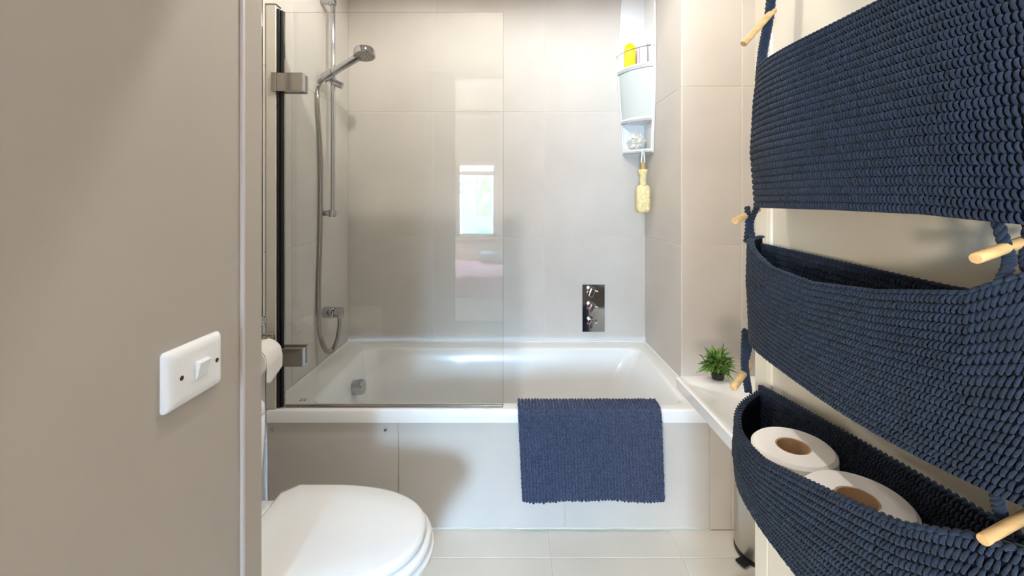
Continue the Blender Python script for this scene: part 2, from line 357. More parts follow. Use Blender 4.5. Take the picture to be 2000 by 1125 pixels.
# ================================================================== SHOWER SCREEN
sc = empty('shower_screen', (-0.5, 1.61, RIM), 'hinged clear glass shower screen on a metal wall post', 'shower screen')
p = MB(); p.box(XL+0.004, -0.888, 1.598, 1.632, RIM+0.001, 1.957, 0.002); p.build('post', M['alu'], sc, False)
p = MB(); p.box(XL+0.002, -0.886, 1.596, 1.634, 1.957, 1.962, 0.001); p.build('post_cap', M['satin'], sc, False)
p = MB(); p.box(-0.887, -0.8775, 1.604, 1.628, RIM+0.004, 1.945, 0.001); p.build('seal', M['black'], sc, False)
p = MB(); p.box(-0.877, -0.8645, 1.608, 1.624, RIM+0.004, 1.940, 0.002); p.build('seal', M['black'], sc, False)
p = MB(); p.box(-0.8640, -0.043, 1.614, 1.620, RIM+0.008, 1.937, 0.0008); p.build('glass_panel', M['glass'], sc, False)
p = MB(); p.box(-0.862, -0.044, 1.612, 1.622, RIM+0.001, RIM+0.009, 0.002); p.build('bottom_seal', M['satin'], sc, False)
for zc in (1.668, 0.648):
    h = MB(); h.box(-0.900, -0.880, 1.586, 1.640, zc-0.035, zc+0.035, 0.002); h.box(-0.882, -0.786, 1.590, 1.613, zc-0.034, zc+0.034, 0.002); h.box(-0.882, -0.786, 1.621, 1.640, zc-0.034, zc+0.034, 0.002)
    hi = h.build('hinge', M['satin'], sc, False)
    MB().box(-0.788, -0.783, 1.589, 1.612, zc-0.034, zc+0.034, 0.001).build('end_plate', M['chrome'], hi, False)

# ================================================================== SHOWER
sh = empty('shower_set', (-0.87, 2.06, 1.17), 'chrome hand shower on a riser rail with a hose', 'shower')
RX, RY = -0.870, 2.06
MB().tube([(RX, RY, 1.155), (RX, RY, 2.20)], 0.0105, 16).build('rail', M['chrome'], sh)
for zb in (1.172, 2.185):
    b = MB(); b.tube([(XL+0.003, RY, zb), (RX+0.006, RY, zb)], 0.0135, 16); b.tube([(RX-0.004, RY, zb-0.017), (RX-0.004, RY, zb+0.017)], 0.0165, 18)
    b.lathe([(0.0175, 0), (0.0175, 0.006), (0.014, 0.008)], (RX+0.004, RY, zb), (1, 0, 0), 18); b.build('bracket', M['chrome'], sh)
hold = Vector((-0.874, 2.02, 1.822)); head = Vector((-0.693, 1.985, 1.912))
s = MB(); s.tube([(RX, RY, 1.80), (RX, RY, 1.845)], 0.018, 18); s.tube([(RX, RY+0.004, 1.822), hold + Vector((0, -0.016, 0))], 0.013, 14)
s.tube([(RX+0.004, RY-0.002, 1.80), (RX+0.045, RY+0.004, 1.782)], 0.016, 16)
s.tube([hold + (hold-head).normalized()*0.028, hold - (hold-head).normalized()*0.024], lambda t: 0.0225-0.002*t, 18)
s.build('slider', M['chrome'], sh)
hn = MB(); d = (head-hold).normalized(); hn.tube([hold-d*0.034, hold, hold+d*0.06, hold+d*0.13, head-d*0.035], lambda t: 0.0150+0.003*t, 16)
hd = hn.build('handset', M['chrome'], sh)
fn_ = Vector((0.10, -0.16, -1)).normalized()
g = MB(); g.lathe([(0.0, -0.024), (0.030, -0.023), (0.044, -0.018), (0.048, -0.010), (0.049, 0.014), (0.047, 0.017)], head, fn_, 36); g.build('shower_head', M['chrome'], hd)
g = MB(); g.lathe([(0.0, 0.0175), (0.046, 0.0172), (0.046, 0.014)], head, fn_, 36, caps=False)
qd = Vector((0, 0, 1)).rotation_difference(fn_)
for rr, n in ((0.012, 6), (0.024, 12), (0.036, 18)):
    for i in range(n):
        c = head + qd @ Vector((rr*math.cos(2*PI*i/n), rr*math.sin(2*PI*i/n), 0.0165)); g.lathe([(0.0016, 0), (0.0014, 0.003)], c, fn_, 6)
g.build('spray_plate', M['satin'], hd)
hp = catmull([hold-d*0.03, hold-d*0.06+Vector((0, 0, -0.02)), (-0.953+0.035, 2.00, 1.70), (-0.918, 2.03, 1.45), (-0.918, 2.03, 1.10), (-0.916, 2.01, 0.80), (-0.905, 2.0, 0.62), (-0.882, 2.01, 0.535), (-0.862, 2.03, 0.525), (-0.848, 2.055, 0.565), (-0.842, 2.07, 0.63), (-0.842, 2.075, 0.665)], 24)
hs_ = MB(); hs_.tube(hp, 0.0108, 12)
hob = hs_.build('hose', M['satin'], sh)
ou = MB(); ou.lathe([(0.026, 0), (0.028, 0.006), (0.028, 0.05), (0.026, 0.054), (0.0, 0.055)], (XL+0.003, 2.09, 0.69), (1, 0, 0), 28); ou.lathe([(0.0, 0.0), (0.026, 0.0), (0.026, 0.03), (0.0, 0.031)], (-0.868, 2.09, 0.69), (1, 0, 0), 24)
ou.tube([(-0.845, 2.078, 0.69), (-0.842, 2.076, 0.64)], 0.0125, 16)
ou.build('wall_outlet', M['chrome'], sh)

# ================================================================== VALVE
vp = empty('shower_valve', (0.44, YB, 0.64), 'square chrome shower valve with three levers on the back wall', 'shower valve')
MB().box(0.377, 0.501, YB2-0.008, YB2-0.002, 0.507, 0.770, 0.001).build('plate', M['chrome'], vp, False)
for zc, dz in ((0.742, -0.03), (0.655, -0.03), (0.568, -0.03)):
    l = MB(); l.lathe([(0.020, 0), (0.020, 0.026), (0.018, 0.028)], (0.424, YB2-0.008, zc), (0, -1, 0), 20)
    l.box(0.414, 0.434, YB2-0.052, YB2-0.034, zc-0.034, zc+0.010, 0.002, rot=Matrix.Rotation(math.radians(22), 4, 'Y'))
    l.tube([(0.430, YB2-0.03, zc), (0.458, YB2-0.036, zc-0.006)], 0.006, 10)
    l.build('lever', M['chrome'], vp)

# ================================================================== CORNER CADDY
cy = empty('corner_caddy', (0.69, 2.36, 1.50), 'white plastic corner shower caddy with curved shelves', 'caddy')
def arc(a, b, bulge, n=14):
    a, b = Vector(a), Vector(b); d = b-a; nn = Vector((d.y, -d.x)).normalized()
    if nn.x > 0 and nn.y > 0: nn = -nn
    if nn.y > 0: nn = -nn
    return [(a+d*(i/n)+nn*bulge*4*(i/n)*(1-i/n)) for i in range(n+1)]
zz = [1.487, 1.57, 1.66, 1.80, 1.95, 2.05, 2.18, 2.34, 2.46]
xl = [0.601, 0.597, 0.590, 0.580, 0.570, 0.572, 0.582, 0.593, 0.610]
yr = [2.250, 2.240, 2.230, 2.215, 2.205, 2.207, 2.210, 2.222, 2.240]
CX, CYY = XP-0.004, YB-0.004
q = MB(); q.loft([[(xl[i], CYY, zz[i]), (CX, CYY, zz[i]), (CX, CYY-0.008, zz[i]), (xl[i], CYY-0.008, zz[i])] for i in range(9)]); q.build('back_wing', M['plastic'], cy)
q = MB(); q.loft([[(CX, yr[i], zz[i]), (CX, CYY-0.008, zz[i]), (CX-0.008, CYY-0.008, zz[i]), (CX-0.008, yr[i], zz[i])] for i in range(9)]); q.build('side_wing', M['plastic'], cy)
def front(z, inset=0.0):
    a = np.interp(z, zz, xl)+inset; b = np.interp(z, zz, yr)+inset
    return arc((a, CYY-0.010), (CX-0.010, b), 0.030)
def shelf(z, th, name, lip):
    F = front(z); loop = [(p.x, p.y) for p in F] + [(CX-0.010, CYY-0.010)]
    q = MB(); q.poly([(x, y, z-th) for x, y in loop], (0, 0, th))
    Fi = front(z, 0.006)
    q.loft([[(p.x, p.y, z-th), (p.x, p.y, z+lip), (r.x+0.002, r.y+0.002, z+lip), (r.x+0.002, r.y+0.002, z-th)] for p, r in zip(F, Fi)])
    return q.build(name, M['plastic'], cy)
shelf(1.500, 0.010, 'shelf', 0.008); shelf(1.668, 0.014, 'shelf', 0.010); shelf(1.945, 0.018, 'shelf', 0.008)
q = MB(); n = 16
q.loft([[(p.x, p.y, z) for p in front(z, 0.004)] + [(p.x, p.y, z) for p in reversed(front(z, 0.009))] for z in np.linspace(1.668, 1.927, 8)]); q.build('front_panel', M['frost'], cy)
for kx in (0, -1):
    q = MB(); q.tube([(front(z)[kx].x+(0.004 if kx == 0 else -0.001), front(z)[kx].y, z) for z in np.linspace(1.495, 1.955, 14)], 0.005, 8); q.build('edge_bead', M['plastic'], cy)
q = MB(); F = front(2.035, -0.004); q.tube([(F[0].x+0.004, CYY-0.012, 2.0)] + [(p.x, p.y, 2.035) for p in F] + [(CX-0.012, F[-1].y, 2.03)], 0.0022, 8); q.build('guard_wire', M['chrome'], cy)
q = MB(); q.tube(catmull([(0.672, 2.270, 1.502), (0.672, 2.262, 1.49), (0.668, 2.262, 1.44), (0.676, 2.262, 1.424), (0.684, 2.262, 1.44), (0.680, 2.262, 1.49)], 6), 0.004, 8); q.build('hook', M['clear'], cy)

bo = empty('soap_bottle', (0.625, 2.335, 1.9470), 'bottle of bright yellow shower gel on the caddy shelf', 'bottle')
MB().loft([rrect(0.625-a, 0.625+a, 2.335-b, 2.335+b, min(a, b)*0.7, z) for a, b, z in ((0.024, 0.013, 1.9455), (0.029, 0.017, 1.9510), (0.030, 0.018, 2.0470), (0.027, 0.016, 2.0720), (0.015, 0.012, 2.0850), (0.010, 0.010, 2.0870))]).build('body', M['yellow'], bo)
MB().lathe([(0.011, 2.0870), (0.011, 2.1110), (0.009, 2.1150), (0.0, 2.1150)], (0.625, 2.335, 0), n=18).build('cap', M['clear'], bo)
wb = empty('lotion_bottle', (0.688, 2.32, 1.9470), 'white lotion bottle with a pink stripe beside the yellow bottle', 'bottle')
MB().loft([rrect(0.688-a, 0.688+a, 2.32-b, 2.32+b, min(a, b)*0.8, z) for a, b, z in ((0.024, 0.016, 1.9455), (0.027, 0.018, 1.9510), (0.027, 0.018, 2.0620), (0.024, 0.016, 2.0710))]).build('body', M['clear'], wb)
MB().loft([rrect(0.688-a, 0.688+a, 2.32-b, 2.32+b, min(a, b)*0.8, z) for a, b, z in ((0.022, 0.015, 2.0715), (0.023, 0.016, 2.0920), (0.018, 0.013, 2.1050), (0.008, 0.006, 2.1080))]).build('cap', M['plastic'], wb)
MB().box(0.6655, 0.6705, 2.3005, 2.3025, 1.9720, 2.0550, 0.0005).build('stripe', M['pink'], wb, False)

pc = Vector((0.658, 2.325, 1.556)); q = MB(); r9 = random.Random(4)
for k in range(46):                       # crumpled ruffles gathered into a ball
    n = Vector((r9.gauss(0, 1), r9.gauss(0, 1)-0.4, r9.gauss(0, 1))).normalized(); u = n.orthogonal().normalized(); v = n.cross(u)
    ph = r9.uniform(0, 6); kk = r9.choice((4, 5, 6)); R0 = r9.uniform(0.018, 0.026); c = pc+n*r9.uniform(0.020, 0.032); loops = []
    for rr_, lift in ((0.15, 0.0), (0.55, 0.006), (1.0, 0.010)):
        loops.append([c+(u*math.cos(t*PI/12)+v*math.sin(t*PI/12))*R0*rr_*(1+0.12*math.sin(kk*t*PI/12))+n*(lift+0.006*rr_*math.sin(kk*t*PI/12+ph)) for t in range(24)])
    back_ = [[p-n*0.0012 for p in L_] for L_ in reversed(loops)]
    q.loft(loops+back_, True, True)
tag(q.build('bath_puff', M['puff'], None, True, 60), 'white ruffled mesh bath puff in the lowest caddy cubby', 'bath puff')

br = empty('bath_brush', (0.676, 2.262, 1.17), 'pale natural bristle bath brush hanging from the caddy hook', 'brush')
MB().tube([(0.676, 2.262, 1.435), (0.676, 2.262, 1.395)], 0.010, 12).build('hanging_loop', M['brush_wood'], br)
def fuzz(prof, name, nn=20):
    q = MB(); q.lathe(prof, (0.676, 2.262, 0), n=nn)
    for v in q.bm.verts:
        c = Vector((0.676, 2.262, v.co.z)); v.co = c+(v.co-c)*(1+rng.uniform(-0.06, 0.06))
    return q.build(name, M['brush'], br, True, 80)
fuzz([(0.012, 1.400), (0.026, 1.398), (0.026, 1.385), (0.018, 1.370), (0.0165, 1.345), (0.0165, 1.325), (0.020, 1.312), (0.015, 1.31)], 'handle')
q = MB(); q.loft([rrect(0.676-a, 0.676+a, 2.262-b, 2.262+b, min(a, b)*0.75, z) for a, b, z in ((0.022, 0.014, 1.316), (0.032, 0.020, 1.308), (0.036, 0.022, 1.29), (0.036, 0.022, 1.205), (0.033, 0.021, 1.185), (0.024, 0.016, 1.172))])
for v in q.bm.verts: v.co += Vector(rng.uniform(-0.0012, 0.0012, 3))
q.build('bristle_head', M['brush'], br, True, 80)

# ================================================================== BATH MAT over the rim
ma = empty('bath_mat', (0.28, 1.59, 0.13), 'navy ribbed chenille bath mat draped over the bath edge', 'bath mat')
prof = np.array([(1.580, 0.126), (1.578, 0.25), (1.578, 0.38), (1.580, 0.440), (1.586, 0.458), (1.600, 0.464), (1.640, 0.464), (1.662, 0.456), (1.672, 0.43), (1.680, 0.34), (1.690, 0.28)])
sl = np.concatenate([[0], np.cumsum(np.linalg.norm(np.diff(prof, axis=0), axis=1))]); SL = sl[-1]
def mat_s(U, V):
    s_ = V*SL; Y = np.interp(s_, sl, prof[:, 0]); Z = np.interp(s_, sl, prof[:, 1])
    hang = np.clip(1-s_/0.33, 0, 1)
    xa = 0.012+0.016*hang; xb = 0.540+0.012*hang
    X = xa+(xb-xa)*U
    Y = Y-0.006*hang*np.sin(U*9+0.5)**2; Z = Z-hang**2*0.004*np.sin(U*7.5+0.7)
    return np.stack([X, Y, Z], 1)
sheet('backing', M['mat_blue'], ma, lambda U, V: mat_s(U, V), 40, 60, 0.004)
def blobs(centers, T1, T2, N, r1, r2, rn, nu=6, nv=4):
    """many small rounded tufts: r1 along T1, r2 along T2, rn along N"""
    th = np.linspace(0, 2*PI, nu, endpoint=False); ph = np.linspace(-0.35, PI/2-0.25, nv)
    loc = [(math.cos(p)*math.cos(t), math.cos(p)*math.sin(t), math.sin(p)) for p in ph for t in th] + [(0, 0, 1)]
    loc = np.array(loc); n = len(centers)
    V = centers[:, None, :] + (loc[None, :, 0:1]*r1[:, None, None])*T1[:, None, :] + (loc[None, :, 1:2]*r2[:, None, None])*T2[:, None, :] + (loc[None, :, 2:3]*rn[:, None, None])*N[:, None, :]
    k = len(loc); F = []
    for i in range(nv-1):
        for j in range(nu): F.append((i*nu+j, i*nu+(j+1) % nu, (i+1)*nu+(j+1) % nu, (i+1)*nu+j))
    T = [((nv-1)*nu+j, (nv-1)*nu+(j+1) % nu, k-1, k-1) for j in range(nu)]
    Q = np.array(F); T = np.array(T)[:, :3]
    off = (np.arange(n)*k)[:, None, None]
    return V.reshape(-1, 3), (Q[None]+off).reshape(-1, 4), (T[None]+off).reshape(-1, 3)
def raw_mesh(name, m, parent, V, quads, tris=None):
    me = bpy.data.meshes.new(name); nq = len(quads); nt_ = 0 if tris is None else len(tris)
    me.vertices.add(len(V)); me.vertices.foreach_set('co', np.ascontiguousarray(V, dtype=np.float32).ravel())
    idx = quads.ravel() if nt_ == 0 else np.concatenate([quads.ravel(), tris.ravel()])
    me.loops.add(len(idx)); me.loops.foreach_set('vertex_index', idx.astype(np.int32))
    st = np.arange(nq)*4
    if nt_: st = np.concatenate([st, nq*4+np.arange(nt_)*3])
    me.polygons.add(nq+nt_); me.polygons.foreach_set('loop_start', st.astype(np.int32))
    me.update(calc_edges=True); me.validate()
    me.polygons.foreach_set('use_smooth', [True]*len(me.polygons))
    return link(name, me, m, parent)
def frame(fn, U, V, e=2e-3):
    P = fn(U, V)
    tu = (fn(np.clip(U+e, 0, 1), V)-fn(np.clip(U-e, 0, 1), V))/(np.clip(U+e, 0, 1)-np.clip(U-e, 0, 1))[:, None]
    tv = (fn(U, np.clip(V+e, 0, 1))-fn(U, np.clip(V-e, 0, 1)))/(np.clip(V+e, 0, 1)-np.clip(V-e, 0, 1))[:, None]
    lu = np.linalg.norm(tu, axis=1); lv = np.linalg.norm(tv, axis=1)
    tu = tu/lu[:, None]; tv = tv/lv[:, None]; n = np.cross(tu, tv); n /= np.linalg.norm(n, axis=1)[:, None]
    return P, tu, tv, n, lu, lv
NR, NS = 44, 118
ui, vj = np.meshgrid((np.arange(NR)+0.5)/NR, (np.arange(NS)+0.5)/NS, indexing='ij')
ui = ui.ravel()+rng.uniform(-0.004, 0.004, NR*NS); vj = vj.ravel()+rng.uniform(-0.0025, 0.0025, NR*NS)
ui = np.clip(ui, 0.002, 0.998); vj = np.clip(vj, 0.001, 0.999)
P, tu, tv, n, lu, lv = frame(mat_s, ui, vj)
k = len(ui)
V, Q, T = blobs(P, tu, tv, n if n[0][1] < 0 else -n, rng.uniform(0.0048, 0.0062, k), rng.uniform(0.0030, 0.0042, k), rng.uniform(0.006, 0.0105, k))
tag(raw_mesh('chenille_tufts', M['mat_blue'], ma, V, Q, T), kind='stuff')

# ================================================================== TOILET
to = empty('toilet', (-0.6, 1.07, 0), 'white close-coupled toilet with a closed lid', 'toilet')
TY = 1.07
def dshape(xb, xt, hw, z, n=40, p=2.2, nose=0.30, cut=0.035):
    """D outline: straight back at xb, rounded nose at xt"""
    pts = []; xc = xt-nose
    pts.append((xb, TY-hw+cut, z)); pts.append((xb+cut, TY-hw, z))
    for i in range(n+1):
        a = -PI/2+PI*i/n
        pts.append((xc+nose*abs(math.cos(a))**(2/p), TY+hw*math.copysign(abs(math.sin(a))**(2/p), math.sin(a)), z))
    pts.append((xb+cut, TY+hw, z)); pts.append((xb, TY+hw-cut, z))
    return pts
q = MB(); q.loft([dshape(-0.655, -0.232, 0.170, 0.384), dshape(-0.66, -0.224, 0.178, 0.387), dshape(-0.66, -0.222, 0.180, 0.396), dshape(-0.658, -0.226, 0.176, 0.403), dshape(-0.65, -0.236, 0.166, 0.407), dshape(-0.62, -0.30, 0.110, 0.4095, nose=0.24)]); q.build('lid', M['ceramic'], to, True, 60)
q = MB(); q.loft([dshape(-0.655, -0.225, 0.178, 0.362), dshape(-0.66, -0.211, 0.188, 0.366), dshape(-0.66, -0.208, 0.190, 0.374), dshape(-0.66, -0.213, 0.186, 0.381), dshape(-0.655, -0.222, 0.178, 0.3835)]); q.build('seat', M['ceramic'], to, True, 60)
q = MB(); q.loft([dshape(-0.72, -0.33, 0.115, 0.002, nose=0.2), dshape(-0.72, -0.33, 0.112, 0.10, nose=0.2), dshape(-0.72, -0.29, 0.135, 0.22, nose=0.24), dshape(-0.715, -0.225, 0.172, 0.32), dshape(-0.715, -0.205, 0.186, 0.345), dshape(-0.715, -0.204, 0.188, 0.357), dshape(-0.715, -0.212, 0.180, 0.3615)]); q.build('bowl', M['ceramic'], to, True, 60)
q = MB(); q.loft([rrect(-0.90, -0.60, TY-0.17, TY+0.172, 0.03, z) for z in (0.30, 0.355)] + [rrect(-0.895, -0.605, TY-0.165, TY+0.167, 0.03, 0.362)]); q.build('ledge', M['ceramic'], to, True, 60)
for s_ in (-1, 1):
    h = MB(); h.tube([(-0.668, TY+s_*0.075-0.02, 0.388), (-0.668, TY+s_*0.075+0.02, 0.388)], 0.011, 14); h.build('hinge', M['plastic'], to)
q = MB(); q.loft([rrect(-0.92, x, TY-hw, TY+hw, 0.03, z) for x, hw, z in ((-0.735, 0.165, 0.363), (-0.722, 0.175, 0.40), (-0.716, 0.180, 0.50), (-0.713, 0.182, 0.612), (-0.716, 0.179, 0.615))]); q.build('cistern', M['ceramic'], to, True, 60)
q = MB(); q.loft([rrect(-0.922, x, TY-hw, TY+hw, 0.03, z) for x, hw, z in ((-0.716, 0.179, 0.6165), (-0.712, 0.183, 0.622), (-0.714, 0.181, 0.645), (-0.724, 0.172, 0.662), (-0.745, 0.15, 0.672), (-0.80, 0.10, 0.676))]); q.build('cistern_lid', M['ceramic'], to, True, 60)
q = MB(); q.lathe([(0.022, 0.674), (0.022, 0.681), (0.019, 0.683), (0.0, 0.683)], (-0.83, TY, 0), n=20); q.build('flush_button', M['chrome'], to)

# toilet roll and holder on the left wall
th = empty('toilet_roll_holder', (XL, 1.45, 0.72), 'small chrome toilet roll holder on the left tiled wall', 'roll holder')
q = MB(); q.box(XL+0.003, XL+0.010, 1.530, 1.572, 0.715, 0.775, 0.002); q.tube([(XL+0.009, 1.551, 0.745), (-0.872, 1.551, 0.745), (-0.866, 1.545, 0.735), (-0.866, 1.54, 0.700), (-0.866, 1.40, 0.700)], 0.006, 10); q.build('arm', M['chrome'], th)
rr = empty('toilet_roll', (-0.866, 1.45, 0.70), 'white toilet roll with a loose sheet on the wall holder', 'toilet roll')
q = MB(); q.lathe([(0.020, 1.405), (0.052, 1.405), (0.054, 1.407), (0.054, 1.503), (0.052, 1.505), (0.020, 1.505), (0.020, 1.405)], (-0.866, 0, 0.690), (0, 1, 0), 36, caps=False); q.build('roll', M['paper'], rr)
def loose(U, V):
    a = 0.3*PI+V*0; Y = 1.407+0.096*U; s_ = V
    ang = 0.95*PI/2-s_*1.6
    X = np.where(s_ < 0.62, -0.866+0.0565*np.cos(ang), -0.8105-0.004*(s_-0.62)); Z = np.where(s_ < 0.62, 0.690+0.0565*np.sin(ang), 0.694-(s_-0.62)*0.20*(1-0.55*np.abs(U-0.25)))
    return np.stack([X, Y, Z], 1)
sheet('loose_sheet', M['paper'], rr, loose, 14, 24, 0.0006)
# slim vertical towel rail
tl = empty('towel_rail', (-0.885, 1.495, 0.8), 'slim vertical chrome rail on the left wall by the doorway', 'towel rail')
MB().tube([(-0.884, 1.500, 0.800), (-0.884, 1.500, 2.10)], 0.006, 12).build('bar', M['chrome'], tl)
for zb in (0.812, 2.05):
    q = MB(); q.tube([(XL+0.003, 1.500, zb), (-0.878, 1.500, zb)], 0.0085, 12); q.lathe([(0.013, 0), (0.013, 0.008), (0.011, 0.010)], (-0.879, 1.500, zb), (1, 0, 0), 18); q.build('bracket', M['chrome'], tl)

# ================================================================== WASHBASIN, plant, bin
ba = empty('washbasin', (0.8, 1.1, 0.66), 'white rectangular wall-hung washbasin seen behind the organiser', 'washbasin')
BZ = 0.685
q = MB(); X0, X1, Y0, Y1 = 0.496, XR-0.002, 0.87, 1.328
q.loft([rrect(X0+0.012, X1, Y0+0.010, Y1-0.010, 0.008, BZ-0.044), rrect(X0+0.002, X1, Y0+0.001, Y1-0.001, 0.008, BZ-0.036), rrect(X0, X1, Y0, Y1, 0.008, BZ-0.004), rrect(X0+0.004, X1-0.004, Y0+0.004, Y1-0.004, 0.010, BZ),
        rrect(X0+0.016, X1-0.12, Y0+0.018, Y1-0.052, 0.012, BZ), rrect(X0+0.022, X1-0.13, Y0+0.024, Y1-0.058, 0.014, BZ-0.004), rrect(X0+0.10, X1-0.15, Y0+0.05, Y1-0.08, 0.03, BZ-0.022), rrect(X0+0.2, X1-0.2, Y0+0.14, Y1-0.17, 0.03, BZ-0.030)])
q.build('basin', M['ceramic'], ba, True, 40)
q = MB(); q.loft([rrect(0.72, XR-0.002, 0.98, 1.20, 0.05, z) for z in (BZ-0.16, BZ-0.0445)]); q.build('trap_cover', M['ceramic'], ba, True, 40)
pt = empty('potted_plant', (0.616, 1.304, BZ), 'small potted plant with fine green leaves on the back edge of the washbasin', 'plant')
MB().lathe([(0.0, 0.0005), (0.016, 0.0005), (0.019, 0.014), (0.020, 0.020), (0.017, 0.020), (0.0, 0.018)], (0.616, 1.304, BZ), n=20).build('pot', M['pot'], pt)
def blades(n, m, name, rad, hgt, seed, wd):
    r = np.random.default_rng(seed); q = MB()
    for i in range(n):
        a = r.uniform(0, 2*PI); el = r.uniform(-0.22, 1.45); L = r.uniform(0.6, 1.0)
        base = Vector((0.616+0.012*r.normal()*0.6, 1.304+0.010*r.normal()*0.6, BZ+0.020+r.uniform(0, 0.026)))
        tip = base+Vector((math.cos(a)*math.cos(el)*rad*L, math.sin(a)*math.cos(el)*rad*L*0.8, math.sin(el)*hgt*L))
        mid = (base+tip)/2+Vector((0, 0, 0.010)); dr = (tip-base).normalized(); s_ = dr.cross(Vector(r.normal(size=3))).normalized(); nn = dr.cross(s_)*0.0005; w_ = wd*r.uniform(0.7, 1.2)
        q.loft([[base-s_*w_*0.3-nn, base+s_*w_*0.3-nn, base+s_*w_*0.3+nn, base-s_*w_*0.3+nn], [mid-s_*w_-nn, mid+s_*w_-nn, mid+s_*w_+nn, mid-s_*w_+nn], [tip-s_*0.0002-nn*0.3, tip+s_*0.0002-nn*0.3, tip+s_*0.0002+nn*0.3, tip-s_*0.0002+nn*0.3]])
    tag(q.build(name, m, pt, False), kind='stuff')
blades(230, M['leaf'], 'leaves', 0.062, 0.064, 1, 0.0030); blades(170, M['leaf2'], 'dark_leaves', 0.054, 0.050, 2, 0.0032)
q = MB(); q.tube(catmull([(0.605, 1.304, BZ+0.024), (0.580, 1.30, BZ+0.05), (0.564, 1.295, BZ+0.072), (0.556, 1.295, BZ+0.076)], 5), 0.0012, 6); q.build('twig', M['twig'], pt)
q = MB(); q.tube([(0.628, 1.304, BZ+0.05), (0.632, 1.302, BZ+0.108)], 0.0009, 6); q.build('twig', M['twig'], pt)
bn = empty('pedal_bin', (0.86, 1.46, 0), 'steel pedal bin on the floor under the washbasin', 'bin')
MB().lathe([(0.0, 0.016), (0.090, 0.016), (0.092, 0.02), (0.092, 0.26), (0.090, 0.264)], (0.868, 1.500, 0), n=40).build('drum', M['steel'], bn)
MB().lathe([(0.091, 0.265), (0.093, 0.27), (0.088, 0.29), (0.055, 0.305), (0.0, 0.31)], (0.868, 1.500, 0), n=40).build('lid', M['steel'], bn)
MB().lathe([(0.0, 0.0), (0.090, 0.0), (0.093, 0.003), (0.093, 0.015), (0.0, 0.0155)], (0.868, 1.500, 0), n=40).build('base_ring', M['black'], bn)
MB().box(0.752, 0.802, 1.435, 1.470, 0.006, 0.014, 0.002, rot=Matrix.Rotation(math.radians(25), 4, 'Z')).build('pedal', M['black'], bn, False)

# ================================================================== LIGHT SWITCH
sw = empty('light_switch', (XHL, 0.66, 0.97), 'white single rocker light switch on the taupe hall wall', 'light switch')
q = MB(); S0, S1, Z0, Z1 = 0.606, 0.724, 0.914, 1.002
def plate(g, x): return [(XHL+x, y, z) for (y, z, _) in rrect(S0+g, S1-g, Z0+g, Z1-g, 0.006, 0)]
q.loft([plate(0.0, 0.0), plate(0.0, 0.003), plate(0.0025, 0.007), plate(0.006, 0.0095), plate(0.014, 0.0105)]); q.build('faceplate', M['plastic'], sw, True, 50)
q = MB(); yc, zc = 0.672, 0.958
q.loft([[(XHL+x+0.0106, y, z) for x, y, z in pts] for pts in (
    [(0, yc-0.012, zc-0.013), (0, yc+0.012, zc-0.013), (0, yc+0.012, zc+0.013), (0, yc-0.012, zc+0.013)],
    [(0.001, yc-0.012, zc-0.013), (0.001, yc+0.012, zc-0.013), (0.0065, yc+0.012, zc+0.013), (0.0065, yc-0.012, zc+0.013)],
    [(0.002, yc-0.011, zc-0.012), (0.002, yc+0.011, zc-0.012), (0.0075, yc+0.011, zc+0.011), (0.0075, yc-0.011, zc+0.011)])]); q.build('rocker', M['plastic'], sw, False)
for yy in (0.6325, 0.7075):
    q = MB(); q.lathe([(0.0036, 0), (0.0036, 0.0008), (0.0022, 0.0012), (0.0, 0.0008)], (XHL+0.0103, yy, zc), (1, 0, 0), 14); q.build('screw', M['screw'], sw)

# ================================================================== OPEN DOOR
DX = 0.470
q = MB(); DY0, DY1 = 0.085, 0.842
q.box(DX+0.006, DX+0.034, DY0, DY1, 0.012, 1.945, 0.001)
dr_ = tag(q.build('door_1', M['door'], None, False), 'open cream panelled door the organiser hangs on', 'door', kind='structure')
def frame_piece(name, y0, y1, z0, z1): MB().box(DX, DX+0.0065, y0, y1, z0, z1, 0.0015).build(name, M['door'], dr_, False)
frame_piece('stile', DY1-0.042, DY1, 0.012, 1.945); frame_piece('stile', DY0, DY0+0.042, 0.012, 1.945)
frame_piece('rail', DY0+0.043, DY1-0.043, 0.012, 0.16); frame_piece('rail', DY0+0.043, DY1-0.043, 0.51, 0.62); frame_piece('rail', DY0+0.043, DY1-0.043, 1.83, 1.945)
for z0, z1 in ((0.162, 0.508), (0.622, 1.828)):
    a, b = DY0+0.044, DY1-0.044
    for pts in ([(a, z0), (a, z1)], [(b, z0), (b, z1)], [(a, z0), (b, z0)], [(a, z1), (b, z1)]):
        MB().tube([(DX+0.0065, pts[0][0], pts[0][1]), (DX+0.0065, pts[1][0], pts[1][1])], 0.006, 8).build('moulding', M['door'], dr_)
